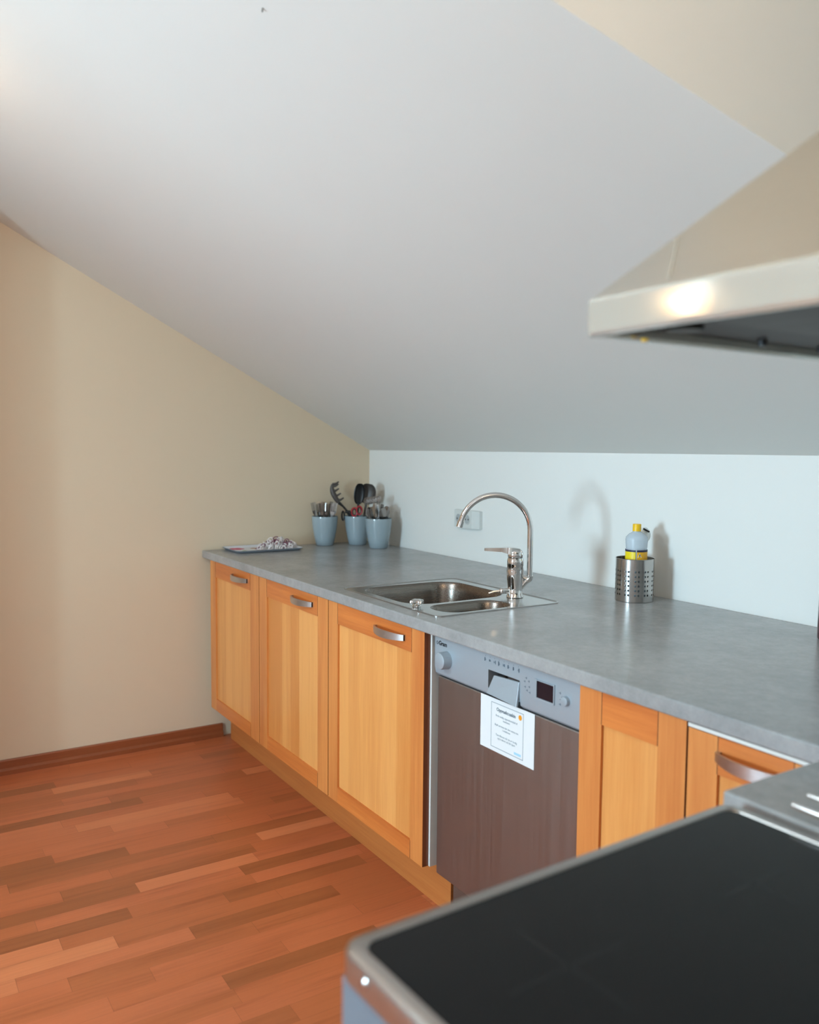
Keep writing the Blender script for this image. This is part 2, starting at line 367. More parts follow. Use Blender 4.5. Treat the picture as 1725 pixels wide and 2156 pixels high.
# ------------------------------------------------------------------ base cabinets
ZB, ZT = 0.1726, 0.8465
def door(parent, x0, x1, pl, pr, hx=None, zt=ZT, rail_t=0.07, rail_b=0.053, y=YD):
    yb = YC
    d = MB()
    d.box((x0, y, ZB), (pl, yb, zt), 0); d.box((pr, y, ZB), (x1, yb, zt), 0)
    d.box((pl, y, zt - rail_t), (pr, yb, zt), 1); d.box((pl, y, ZB), (pr, yb, ZB + rail_b), 1)
    e = 0.0008
    d.box((pl - e, y - 0.0003, zt - rail_t), (pl + e, y + .002, zt), 3); d.box((pr - e, y - 0.0003, zt - rail_t), (pr + e, y + .002, zt), 3)
    d.box((pr - e, y - 0.0003, ZB), (pr + e, y + .002, ZB + rail_b), 3)
    d.box((x1 - .0006, y + .0006, ZB + .0006), (x1 + .0006, yb, zt - .0006), 2)
    D = d.build('door', [M['stile'], M['rail'], M['edge'], M['groove']], parent)
    MB().box((pl, y + .007, ZB + rail_b), (pr, yb - .002, zt - rail_t)).build('door_panel', M['panel'], D)
    if hx:
        h0, h1 = hx; zc = zt - 0.0345; h = MB(); rings = []; n = 16
        for k in range(n + 1):
            t = k / n; xx = h0 + (h1 - h0) * t; yy = y - 0.006 - 0.024 * math.sin(PI * t) ** 0.8
            hh = 0.0085 + 0.003 * math.sin(PI * t)
            rings.append([(xx, yy - .0025, zc - hh), (xx, yy + .0025, zc - hh), (xx, yy + .0025, zc + hh), (xx, yy - .0025, zc + hh)])
        h.rings(rings)
        for xx in (h0, h1 - .008): h.box((xx, y - 0.008, zc - .0085), (xx + .008, y, zc + .0085))
        h.build('handle', M['handle'], D, smooth=True)
    return D
def cabinet(x0, x1, label, dd=None, sides=True):
    t = thing('base_cabinet', ((x0 + x1) / 2, -0.44, 0), label, 'cabinet', 'base cabinets under the worktop')
    c = MB(); w_ = 0.016
    c.box((x0 + .0005, YC + .001, ZB), (x0 + w_, -0.01, ZT)); c.box((x1 - w_, YC + .001, ZB), (x1 - .0005, -0.01, ZT))
    c.box((x0 + w_, YC + .001, ZB), (x1 - w_, -0.01, ZB + w_)); c.box((x0 + w_, -0.016, ZB + w_), (x1 - w_, -0.01, ZT))
    c.build('carcass', M['white'], t)
    for xx in (x0 + .05, x1 - .05):
        for yy in (-0.70, -0.08): MB().lathe((xx, yy, 0), [(0.018, 0), (0.014, 0.01), (0.014, ZB)], 12).build('foot', M['dark'], t)
    return t
door_args = [
    (0.060, 0.6575, (0.092, 0.6555, 0.157, 0.5665, (0.372, 0.545)), 'far left wooden base cabinet touching the left wall, narrowest looking door, steel bow handle'),
    (0.6585, 1.2590, (0.6605, 1.2570, 0.735, 1.179, (0.975, 1.147)), 'second wooden base cabinet from the left wall, left of the sink, steel bow handle'),
    (1.2600, 1.8535, (1.2620, 1.8450, 1.328, 1.780, (1.576, 1.748)), 'wooden base cabinet under the sink, immediately left of the dishwasher'),
    (2.4575, 2.7465, (2.4590, 2.7445, 2.5245, 2.676, None), 'narrow wooden base cabinet right of the dishwasher, door without a handle'),
    (2.7475, 3.0480, (2.7495, 3.0340, 2.8155, 2.967, (2.816, 2.968)), 'wooden base cabinet in the inner corner, half hidden behind the stove, wide steel handle'),
]
for k, (x0, x1, a, lab) in enumerate(door_args):
    t = cabinet(x0, x1, lab)
    zt = ZT if k < 4 else 0.8365
    door(t, a[0], a[1], a[2], a[3], a[4], zt=zt)
    if k == 0:
        MB().box((0.0605, YC - .0, ZB), (0.0905, YC + .0005, ZT)).build('filler_strip', M['stile'], t)
    if k == 4:
        props(MB().box((2.7515, YD - 0.004, 0.8395), (3.036, -0.80, 0.8462)).build('pull_out_board', M['white'], t), 'white edge of a pull-out board under the worktop')
k = MB(); k.box((0.0605, -0.769, 0.0), (1.842, -0.753, ZB - .002)); o = k.build('kick_board', M['kick'], None)
props(o, 'long wooden kick board under the cabinets left of the dishwasher', 'kick board')
k = MB(); k.box((2.459, -0.769, 0.0), (3.046, -0.753, ZB - .002)); o = k.build('kick_board', M['kick'], None)
props(o, 'short wooden kick board under the cabinets right of the dishwasher', 'kick board')
# corner unit under the return of the worktop
t = thing('base_cabinet', (3.38, -1.0, 0), 'base cabinet under the short worktop return between the corner and the stove', 'cabinet', 'base cabinets under the worktop')
MB().box((3.09, -1.162, 0.1), (3.69, -0.89, H - T - .001)).build('carcass', M['white'], t)
MB().box((3.07, -1.160, ZB), (3.089, -0.892, ZT)).build('door', M['stile'], t)
MB().box((3.12, -1.16, 0), (3.136, -0.89, 0.0995)).build('plinth', M['kick'], t)

# ------------------------------------------------------------------ dishwasher
t = thing('dishwasher', (2.165, -0.45, 0), 'silver built-in dishwasher with brown-grey steel door and a paper notice taped on it', 'dishwasher')
DX0, DX1, DYF = 1.869, 2.4565, -0.852
MB().box((DX0 + .003, -0.80, 0.16), (DX1 - .003, -0.22, 0.842)).build('body', M['grey_side'], t)
MB().box((DX0 - .02, -0.765, 0.0), (DX1 - .002, -0.745, 0.158)).build('plinth', plain('plinth_brown', (92, 70, 60), .5), t)
dr = MB(); dr.box((DX0 + .008, DYF + .006, 0.165), (DX1 - .002, -0.802, 0.729)).build('door', M['dwdoor'], t, bevel=0.003)
cp = MB(); yt = DYF - .002
prof = [(-0.802, 0.731), (yt + .012, 0.731), (yt + .004, 0.738), (yt, 0.757), (yt, 0.842), (-0.802, 0.842)]
rx0, rx1, rz0, rz1 = 2.112, 2.235, 0.735, 0.800
cp.prism([(DX0 + .002, y, z) for y, z in prof], (rx0 - DX0 - .002, 0, 0)); cp.prism([(rx1, y, z) for y, z in prof], (DX1 - .001 - rx1, 0, 0))
cp.box((rx0, yt, rz1), (rx1, -0.802, 0.842)); cp.box((rx0, -0.818, 0.731), (rx1, -0.802, rz1))
CP = cp.build('control_panel', M['dwpan'], t, smooth=True, angle=25)
h = MB()
h.prism([(rx0 + .030, yt - .006, 0.792), (rx1, yt - .002, 0.796), (rx1, yt - .010, 0.736), (rx0 + .006, yt - .010, 0.742)], (0, 0.006, 0))
h.build('door_latch', M['dwpan'], t, bevel=0.001)
MB().box((rx0 + .001, -0.824, 0.736), (rx0 + .034, -0.8185, 0.798)).build('latch_recess', M['dark'], t)
fr = MB(); x0, x1, z0, z1 = 2.299, 2.357, 0.776, 0.816
for a, b in (((x0 - .007, z0 - .004), (x0, z1 + .003)), ((x1, z0 - .004), (x1 + .003, z1 + .003)), ((x0, z0 - .005), (x1, z0)), ((x0, z1), (x1, z1 + .002))):
    fr.box((a[0], yt - .003, a[1]), (b[0], yt, b[1]))
F = fr.build('display_frame', M['dwpan'], CP)
MB().box((x0, yt - .0012, z0), (x1, yt - .0002, z1)).build('display', M['display'], F)
def knob(x, z, r, dep, nm):
    kb = MB(); n = 32; rings = []
    for rr, d in ((r * 1.05, 0), (r, dep * 0.7), (r * 0.93, dep * 0.95), (r * 0.8, dep)):
        rings.append([(x + rr * math.cos(2 * PI * q / n), yt - d, z + rr * math.sin(2 * PI * q / n)) for q in range(n)])
    kb.rings(rings); return kb.build(nm, M['dwpan'], CP, smooth=True)
knob(1.929, 0.784, 0.0235, 0.026, 'programme_knob'); knob(2.398, 0.792, 0.011, 0.009, 'start_button')
lg = MB()
ring = MB(); n = 20
rgs = []
for r_ in (0.0048, 0.0034): rgs.append([(1.884 + r_ * math.cos(2 * PI * q / n), yt - .0004, 0.8235 + r_ * math.sin(2 * PI * q / n)) for q in range(n)])
ring.rings(rgs, cap0=False, cap1=False); ring.box((1.884, yt - .0005, 0.8225), (1.888, yt - .0003, 0.8238)).build('logo_ring', M['inkblack'], CP)
text('logo_lettering', 'Gram', 0.0165, (1.8905, yt - .0003, 0.8190), M['inkblack'], CP, bold=.0005)
ic = MB()
for q in range(8):
    xx = 2.100 + q * 0.0185; zz = 0.8235
    ic.box((xx - .0008, yt - .0003, zz + .008), (xx + .0008, yt, zz + .0095))
    for a in range(3):
        hh = random.uniform(.005, .012); ox = random.uniform(-.005, .003); ic.box((xx + ox, yt - .0003, zz - hh / 2), (xx + ox + .0018, yt, zz + hh / 2))
    ic.box((xx - .003, yt - .0003, zz - .001), (xx + .003, yt, zz + .0002))
ic.build('programme_symbols', M['panelink'], CP)
for pts_ in (((2.253, .803), (2.258, .812), (2.268, .806), (2.270, .793), (2.262, .783), (2.272, .780), (2.255, .790)), ((2.3765, .805), (2.379, .79), (2.3765, .779), (2.384, .797))):
    ic = MB()
    for xx, zz in pts_:
        ic.box((xx - .003, yt - .0003, zz - .0008), (xx + .003, yt, zz + .0006)); ic.box((xx + .001, yt - .0003, zz - .003), (xx + .002, yt, zz + .003))
    ic.build('button_symbols', M['panelink'], CP)

# notice taped on the door
NX0, NX1, NZ0, NZ1 = 2.074, 2.284, 0.594, 0.729; ny = DYF + .0055
t = thing('paper_notice', (2.18, ny, NZ0), 'white landscape paper notice with grey border and orange sun taped to the dishwasher door', 'notice')
MB().box((NX0, ny - .0008, NZ0), (NX1, ny - .0002, NZ1)).build('sheet', M['paper'], t)
bd = MB(); bx0, bx1, bz0, bz1 = NX0 + .044, NX1 - .040, NZ0 + .010, NZ1 - .010
for a, b in (((bx0, bz0), (bx0 + .0016, bz1)), ((bx1 - .0016, bz0), (bx1, bz1)), ((bx0, bz0), (bx1, bz0 + .0016)), ((bx0, bz1 - .0016), (bx1, bz1))):
    bd.box((a[0], ny - .0011, a[1]), (b[0], ny - .0009, b[1]))
bd.build('printed_border', M['ink'], t)
xc = (bx0 + bx1) / 2 - .002
text('title_lettering', 'Oppvaskmaskin', 0.0118, (xc - .002, ny - .0010, bz1 - .0185), M['ink_d'], t, align='CENTER', bold=.0003)
for dz, s_ in ((-.033, 'Bruk vanlig oppvaskmiddel til'), (-.041, 'maskinen'), (-.057, 'Skyll servisen f\u00f8r den settes inn'), (-.065, 'i maskinen'), (-.082, 'T\u00f8m filteret n\u00e5r du er ferdig'), (-.090, 'og la d\u00f8ren st\u00e5 litt \u00e5pen')):
    text('notice_lettering', s_, 0.0072, (xc, ny - .0010, bz1 + dz), M['ink'], t, align='CENTER')
n = 20
sm = MB(); sm.rings([[(bx1 - .0125 + .0062 * math.cos(2 * PI * q / n), ny - d, bz1 - .0125 + .0066 * math.sin(2 * PI * q / n)) for q in range(n)] for d in (.0009, .0012)])
sm.build('printed_sun', M['sun'], t)
MB().box((bx1 - .034, ny - .0011, bz0 + .006), (bx1 - .008, ny - .0009, bz0 + .012)).build('printed_logo', M['sky'], t)

# ------------------------------------------------------------------ sink
t = thing('kitchen_sink', ((SX0 + SX1) / 2, (SY0 + SY1) / 2, H - .15), 'stainless steel sink with one large and one small bowl set into the worktop', 'sink')
zr = H + 0.0022
B1 = (1.478, -0.598, 0.178, 0.192, 0.085); B2 = (1.745, -0.640, 0.068, 0.130, 0.060)
pl = MB(); bm = pl.bm
loops = []
outer = rrect((SX0 + SX1) / 2, (SY0 + SY1) / 2, (SX1 - SX0) / 2 - .006, (SY1 - SY0) / 2 - .006, 0.022, zr - .0012)
h1 = rrect(*B1, zr - .0012); h2 = rrect(*B2, zr - .0012)
es = []; ov = None
for lp in (outer, h1, h2):
    vs = [bm.verts.new(p) for p in lp]
    if ov is None: ov = vs
    for i in range(len(vs)): es.append(bm.edges.new((vs[i], vs[(i + 1) % len(vs)])))
bmesh.ops.triangle_fill(bm, edges=es, use_beauty=True)
o1 = rrect((SX0 + SX1) / 2, (SY0 + SY1) / 2, (SX1 - SX0) / 2 - .003, (SY1 - SY0) / 2 - .003, 0.024, zr + .001)
o2 = rrect((SX0 + SX1) / 2, (SY0 + SY1) / 2, (SX1 - SX0) / 2, (SY1 - SY0) / 2, 0.026, zr - .0002)
o3 = rrect((SX0 + SX1) / 2, (SY0 + SY1) / 2, (SX1 - SX0) / 2, (SY1 - SY0) / 2, 0.026, H + .0003)
pl.rings([outer, o1, o2, o3], cap0=False, cap1=False)
pl.build('rim', M['sink'], t, smooth=True, angle=30)
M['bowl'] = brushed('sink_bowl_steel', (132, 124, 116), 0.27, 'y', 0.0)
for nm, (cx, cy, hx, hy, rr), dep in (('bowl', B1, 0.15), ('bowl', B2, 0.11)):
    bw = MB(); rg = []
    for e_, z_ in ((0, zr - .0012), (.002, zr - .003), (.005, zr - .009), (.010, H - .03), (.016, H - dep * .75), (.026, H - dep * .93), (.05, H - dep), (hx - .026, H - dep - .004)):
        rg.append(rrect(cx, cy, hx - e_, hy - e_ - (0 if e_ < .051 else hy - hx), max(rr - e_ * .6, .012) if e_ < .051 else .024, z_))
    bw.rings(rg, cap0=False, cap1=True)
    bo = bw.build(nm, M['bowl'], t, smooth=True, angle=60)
    MB().lathe((cx, cy, H - dep - .0038), [(.022, 0), (.022, .002), (.016, .003), (.004, .0015)], 20).build('drain', M['chrome'], bo, smooth=True)
# loose plug knob on the rim
t = thing('sink_plug', (1.682, -0.793, zr), 'small chrome lobed plug knob standing on the front rim of the sink', 'sink plug')
pk = MB(); pk.lathe((1.682, -0.793, zr), [(.013, 0), (.013, .004), (.010, .007), (.009, .010)], 20)
pk.build('stem', M['chrome'], t, smooth=True)
pk = MB(); rg = []
for rr, z_ in ((.010, .008), (.018, .010), (.020, .015), (.018, .020), (.010, .023)):
    rg.append([(1.682 + rr * (1 + .26 * math.cos(4 * a)) * math.cos(a), -0.793 + rr * (1 + .26 * math.cos(4 * a)) * math.sin(a), zr + z_) for a in [2 * PI * q / 32 for q in range(32)]])
pk.rings(rg); pk.build('knob', M['chrome'], t, smooth=True)

# ------------------------------------------------------------------ tap
FX, FY = 1.690, -0.425
t = thing('kitchen_tap', (FX, FY, zr), 'tall chrome single-lever kitchen tap with high arched spout behind the sink', 'tap')
b = MB(); b.lathe((FX, FY, zr), [(.027, 0), (.027, .003), (.0245, .006), (.0235, .03), (.0265, .06), (.0275, .085), (.0255, .10), (.0265, .102), (.0262, .118), (.0245, .126)], 36)
b.build('body', M['chrome'], t, smooth=True, angle=50)
LV = Vector((-0.535, -0.845, 0))
side = Vector((-LV.y, LV.x, 0))
b = MB(); zl = zr + .126
b.lathe((FX, FY, zl), [(.0235, .0005), (.0245, .006), (.024, .018), (.021, .024), (.012, .028)], 32)
rg = []
for tt, hw, z0_, z1_ in ((-.014, .014, .010, .030), (.008, .021, .008, .034), (.028, .018, .013, .034), (.045, .014, .018, .033), (.085, .011, .020, .032), (.100, .009, .021, .031)):
    c_ = Vector((FX, FY, zl)) + LV * tt
    rg.append([c_ - side * hw + Vector((0, 0, z0_ + .001)), c_ + side * hw + Vector((0, 0, z0_ + .001)), c_ + side * hw * .9 + Vector((0, 0, z1_ - .001)), c_ + Vector((0, 0, z1_)), c_ - side * hw * .9 + Vector((0, 0, z1_ - .001))])
b.rings(rg); b.build('lever', M['chrome'], t, smooth=True, angle=50)
RP = Vector((FX, FY, 0)) - LV * 0.046; R_ = 0.112; zc = zr + .213
pts = [RP + Vector((0, 0, z_)) for z_ in (zr + .060, zr + .09, zr + .15, zc)]
for k in range(1, 25):
    a = PI * 0.93 * k / 24; pts.append(RP + LV * (R_ * (1 - math.cos(a))) + Vector((0, 0, zc + R_ * math.sin(a))))
sp = MB(); sp.tube(pts, .0092, 16); SP = sp.build('spout', M['chrome'], t, smooth=True)
e0 = pts[-1]; dd = (pts[-1] - pts[-2]).normalized()
MB().tube([e0 - dd * .004, e0 + dd * .016], .0115, 16).build('aerator', M['chrome'], SP, smooth=True)
a_ = MB(); a_.tube([Vector((FX, FY, zr + .028)) - LV * .018, Vector((FX, FY, zr + .046)) - LV * .030, RP + Vector((0, 0, zr + .058)), RP + Vector((0, 0, zr + .068))], [.008, .009, .0105, .0115], 14)
a_.tube([Vector((FX, FY, zr + .066)) - LV * .020, RP + Vector((0, 0, zr + .060))], [.007, .009], 12)
a_.build('spout_arm', M['chrome'], t, smooth=True)
v = MB(); vd = Vector((-0.35, -0.93, 0)).normalized(); vp = Vector((FX, FY, zr + .020))
v.tube([vp + vd * .018, vp + vd * .040], .0095, 14); v.sphere(vp + vd * .042, .0105); 
v.tube([vp + vd * .042 + LV * .004, vp + vd * .046 + LV * .022 + Vector((0, 0, -.002)), vp + vd * .050 + LV * .036 + Vector((0, 0, -.008))], [.004, .0035, .003], 8)
v.build('shut_off_valve', M['chrome'], t, smooth=True)

# ------------------------------------------------------------------ wall socket
t = thing('wall_socket', (0.86, -0.001, 1.02), 'white double power socket low on the back wall behind the tap spout', 'socket')
s = MB(); s.prism([(0.775, -0.0005, 1.020), (0.951, -0.0005, 1.020), (0.951, -0.0005, 1.094), (0.775, -0.0005, 1.094)], (0, -.001, 0))
pr = [(0.955, 0), (0.951, -.012), (0.915, -.026), (0.79, -.026), (0.775, -.004), (0.772, 0)]
s.rings([[(x_, y_ - .0005, 1.020) for x_, y_ in pr], [(x_, y_ - .0005, 1.094) for x_, y_ in pr]])
s.build('cover', M['plate'], t)
for cx in (0.822, 0.882):
    so = MB(); n = 24; rg = []
    for rr, d in ((.0235, -.0005), (.0225, .002), (.0205, .002), (.019, -.0002)):
        rg.append([(cx + rr * math.cos(2 * PI * q / n), -.0265 - d, 1.057 + rr * math.sin(2 * PI * q / n)) for q in range(n)])
    so.rings(rg, cap0=False); O = so.build('socket_ring', M['plate'], t, smooth=True)
    ho = MB(); ho.rings([[(cx + .0185 * math.cos(2 * PI * q / n), -.0267 - d, 1.057 + .0185 * math.sin(2 * PI * q / n)) for q in range(n)] for d in (0, .0006)])
    ho.build('socket_well', plain('socket_well_grey', (168, 172, 172), .5), O)
    ho = MB()
    for dx in (-.0095, .0095): ho.box((cx + dx - .003, -.0279, 1.054), (cx + dx + .003, -.0274, 1.060))
    ho.build('pin_holes', M['dark'], O)

# ------------------------------------------------------------------ perforated steel holder, bottle, brush
HX, HY, HR, HH = 1.912, -0.122, 0.0595, 0.132
t = thing('utensil_holder', (HX, HY, H), 'perforated stainless steel cylinder holding a yellow-capped bottle and a brush', 'holder')
ph = MB(); NC, NR = 36, 9; z0 = H + .001
cellh = HH / NR
for c_ in range(NC):
    th0, th1 = 2 * PI * c_ / NC, 2 * PI * (c_ + 1) / NC; thm = (th0 + th1) / 2
    P_ = lambda u, z_: (HX + HR * math.cos(u), HY + HR * math.sin(u), z_)
    for r_ in range(NR):
        a, b_ = z0 + cellh * r_, z0 + cellh * (r_ + 1); zm = (a + b_) / 2
        if c_ % 3 != 0 and 1 <= r_ <= 6:
            ou = [P_(th0, a), P_(thm, a), P_(th1, a), P_(th1, zm), P_(th1, b_), P_(thm, b_), P_(th0, b_), P_(th0, zm)]
            dh = (th1 - th0) / 2 * .60; vh = .0034
            inn = [P_(thm + dh * math.cos(q), zm + vh * math.sin(q)) for q in [math.radians(v_) for v_ in (225, 270, 315, 0, 45, 90, 135, 180)]]
            V0 = [ph.bm.verts.new(p) for p in ou]; V1 = [ph.bm.verts.new(p) for p in inn]
            for i in range(8): ph.bm.faces.new((V0[i], V0[(i + 1) % 8], V1[(i + 1) % 8], V1[i]))
        else:
            ph.quad(P_(th0, a), P_(thm, a), P_(th1, a), P_(th1, b_), P_(thm, b_), P_(th0, b_)) if False else ph.bm.faces.new([ph.bm.verts.new(p) for p in (P_(th0, a), P_(thm, a), P_(th1, a), P_(th1, zm), P_(th1, b_), P_(thm, b_), P_(th0, b_), P_(th0, zm))])
ph.lathe((HX, HY, z0 + HH), [(HR, 0), (HR + .0012, .0008), (HR, .002), (HR - .0012, .0008)], 72, False, False)
ph.lathe((HX, HY, z0), [(HR, .0), (HR - .002, .0008), (.001, .001)], 72, False, True)
o = ph.build('holder_wall', M['steel_z'], t, smooth=True)
BX, BY = 1.916, -0.122; bz = H + .004
t = thing('cleaning_bottle', (BX, BY, bz), 'translucent plastic bottle with yellow screw cap and yellow label in the steel holder', 'bottle')
b = MB(); b.lathe((BX, BY, bz), [(.028, 0), (.0315, .004), (.032, .15), (.0345, .188), (.0338, .196), (.024, .207), (.0135, .213), (.012, .216), (.012, .222)], 36)
b.build('bottle_body', M['bottle'], t, smooth=True, angle=60)
c_ = MB(); c_.lathe((BX, BY, bz), [(.0132, .2155), (.0132, .236), (.0122, .238)], 24); c_.build('cap', M['yellow'], t, smooth=True)
def band(r, z0_, z1_, a0_, a1_, mat, nm, par):
    q = MB(); n = 24; rg = []
    for z_ in (z0_, z1_): rg.append([(BX + r * math.cos(a0_ + (a1_ - a0_) * k / n), BY + r * math.sin(a0_ + (a1_ - a0_) * k / n), bz + z_) for k in range(n + 1)])
    q.rings(rg, False, False, False); return q.build(nm, mat, par, smooth=True)
aC = math.atan2(CAM.y - BY, CAM.x - BX)
L_ = band(.0340, .118, .152, aC + 0.06, aC + PI, M['yellow_l'], 'label', t); 
band(.0340, .118, .152, aC - PI + .06, aC - 0.06, M['yellow_l'], 'label', t)
band(.0341, .152, .158, aC + 0.06, aC + PI, M['navy'], 'label_band', L_); band(.0341, .152, .158, aC - PI + .06, aC - .06, M['navy'], 'label_band', L_)
L_.data.materials[0] = M['orange_l']
q = MB(); ah = aC + .32
def onb(u, z_, r=.0343): return (BX + r * math.cos(u), BY + r * math.sin(u), bz + z_)
q.bm.faces.new([q.bm.verts.new(onb(ah + du, .141 + dz)) for du, dz in ((-.19, -.0062), (.19, -.0062), (.0, .0075))])
q.build('warning_symbol', M['paper'], L_)
q = MB(); q.bm.faces.new([q.bm.verts.new(onb(ah + du, .141 + dz, .0345)) for du, dz in ((-.03, -.001), (.03, -.001), (.045, .004), (-.045, .004))])
q.bm.faces.new([q.bm.verts.new(onb(ah + du, .141 + dz, .0345)) for du, dz in ((-.03, -.004), (.03, -.004), (.03, -.002), (-.03, -.002))])
q.build('warning_mark', M['inkblack'], L_)
t = thing('dish_brush', (1.944, -0.088, H + .004), 'white dish brush with a black scraper tip behind the bottle in the holder', 'brush')
b = MB(); p0 = Vector((1.915, -0.082, H + .006)); p1 = Vector((1.896, -0.066, H + .195))
dv = p1 - p0
b.tube([p0 + dv * q_ for q_ in (0, .2, .5, .8, .92)], [.005, .006, .0055, .005, .006], 12); b.build('brush_handle', M['brushw'], t, smooth=True)
b = MB(); b.sphere(p0 + dv * 1.04, .023, (.8, .95, 1.1), n=18); b.build('bristles', M['brushw'], t, smooth=True)
hp = p0 + dv * 1.04
b = MB(); b.tube([hp + Vector((.012, -.018, .022)), hp + Vector((.022, -.002, .012))], [.0028, .0028], 8); b.build('scraper', M['black'], t)

# ------------------------------------------------------------------ three pots of cutlery in the corner
def pot(x, y, label):
    t = thing('utensil_pot', (x, y, H), label, 'pot', 'grey plastic pots in the corner')
    p = MB(); p.lathe((x, y, H + .0005), [(.040, 0), (.043, .002), (.051, .04), (.0590, .085), (.0622, .115), (.0632, .130), (.0635, .139), (.0632, .141), (.0612, .141), (.0608, .130), (.0565, .085), (.049, .04), (.041, .006), (.001, .005)], 40, True, True)
    p.build('pot_wall', M['cup'], t, smooth=True, angle=60); return t
PA, PB, PC = (0.078, -0.292), (0.128, -0.138), (0.304, -0.121)
pot(*PA, 'grey plastic pot packed with forks, leftmost of the three against the left wall')
pot(*PB, 'grey plastic pot with black utensils and red scissors, middle one in the corner')
pot(*PC, 'grey plastic pot with spoons and knives, rightmost of the three')
def flat(outline, th):
    m_ = MB(); m_.prism([(x_, -th / 2, z_) for x_, z_ in outline], (0, th, 0)); return m_
def mk_fork():
    L = .195; o_ = [(-.004, 0), (.004, 0), (.0062, .02), (.003, .09), (.003, .125), (.010, .145), (.0115, .155), (-.0115, .155), (-.010, .145), (-.003, .125), (-.003, .09), (-.0062, .02)]
    m_ = flat(o_, .0018)
    for k in range(4):
        x_ = -.0098 + k * .0066; m_.box((x_ - .0014, -.0009, .154), (x_ + .0014, .0009, L))
    return m_
def mk_knife():
    return flat([(-.005, 0), (.005, 0), (.0065, .02), (.005, .085), (.0095, .10), (.0095, .17), (.004, .195), (-.004, .20), (-.006, .10), (-.005, .085), (-.0065, .02)], .002)
def mk_spoon():
    m_ = flat([(-.004, 0), (.004, 0), (.0062, .02), (.0028, .09), (.003, .13), (-.003, .13), (-.0028, .09), (-.0062, .02)], .002)
    rg = []
    for k in range(0, 9):
        a = PI * k / 8; w_ = .0185 * math.sin(a) ** .8 + .0015; z_ = .155 - .028 * math.cos(a); rg.append([(-w_, .001, z_), (0, .005 * math.sin(a) + .001, z_), (w_, .001, z_), (w_ * .8, -.0002, z_), (0, .005 * math.sin(a) - .0005, z_), (-w_ * .8, -.0002, z_)])
    m_.rings(rg); return m_
proto = {}
def place(kind, mk, base, top, length, tw, label, cat, group, mats, flip=False):
    if kind not in proto:
        o_ = mk().build(kind, mats, None, smooth=True, angle=50)
        me = o_.data; me.transform(Matrix.Translation(o_.location)); bpy.data.objects.remove(o_); proto[kind] = me
    o_ = bpy.data.objects.new(kind, proto[kind]); link(o_)
    b_ = Vector(base); d_ = (Vector(top) - b_).normalized()
    q = d_.to_track_quat('Z', 'Y').to_matrix().to_4x4() @ Matrix.Rotation(tw, 4, 'Z')
    if flip: q = Matrix.Translation(b_ + d_ * length) @ q @ Matrix.Rotation(PI, 4, 'X')
    else: q = Matrix.Translation(b_) @ q
    o_.matrix_world = q
    return props(o_, label, cat, group)
random.seed(3)
def ring_items(pc, n, spec, r0, r1, gap=0.0):
    for k in range(n):
        a = 2 * PI * (k + random.uniform(-.25, .25)) / n + gap; rr = r1 * (1.0 if k % 3 else .5)
        q_ = rr / r1; base = (pc[0] + r0 * q_ * math.cos(a), pc[1] + r0 * q_ * math.sin(a), H + .009 + .004 * (k % 3))
        top = (pc[0] + rr * math.cos(a), pc[1] + rr * math.sin(a), H + .146)
        spec(k, base, top)
def sp_a(k, b_, t_):
    place('fork', mk_fork, b_, t_, .195, random.uniform(0, PI), 'steel fork standing tines up in the leftmost grey pot', 'fork', 'forks in the leftmost pot', M['cutlery'])
ring_items(PA, 16, sp_a, .022, .046)
def sp_c(k, b_, t_):
    if k % 3 == 0: place('table_knife', mk_knife, b_, t_, .2, random.uniform(0, PI), 'steel table knife, handle up in the rightmost grey pot', 'knife', 'knives in the rightmost pot', M['cutlery'], flip=True)
    else: place('tablespoon', mk_spoon, b_, (t_[0], t_[1], t_[2]), .185, random.uniform(0, PI), 'steel spoon standing bowl up in the rightmost grey pot', 'spoon', 'spoons in the rightmost pot', M['cutlery'])
ring_items(PC, 11, sp_c, .02, .040, .4)
IR = Vector((0.5346, 0.8450, 0)); IF = Vector((-0.845, 0.5346, 0))   # across and along the diagonal of the corner
PBv = Vector((PB[0], PB[1], H))
# pasta server leaning out to the left
t = thing('pasta_server', PBv + Vector((0, 0, .012)), 'black toothed pasta server leaning left out of the middle pot', 'utensil')
a0_ = PBv + IR * .020 + Vector((0, 0, .010)); a1_ = PBv - IR * .052 + Vector((0, 0, .165)); a2_ = PBv - IR * .092 + Vector((0, 0, .205))
MB().tube([a0_, a1_, (a1_ + a2_) / 2 + Vector((0, 0, .003)), a2_], [.006, .0055, .005, .008], 10).build('utensil_handle', M['black'], t, smooth=True)
hd = MB(); pts = []
for k in range(9):
    u = k / 8; pts.append(a2_ + (-IR * (.034 * math.sin(u * 1.9) / 1.0)) + Vector((0, 0, .090 * u)))
hd.tube(pts, [.008, .011, .012, .0125, .0125, .012, .010, .008, .005], 10)
for k in (1, 3, 5, 7, 8):
    hd.tube([pts[k], pts[k] + IR * .017 + Vector((0, 0, .003)), pts[k] + IR * .032 + Vector((0, 0, .013))], [.0065, .0055, .0035], 8)
hd.build('server_head', M['greyblack'], t, smooth=True)
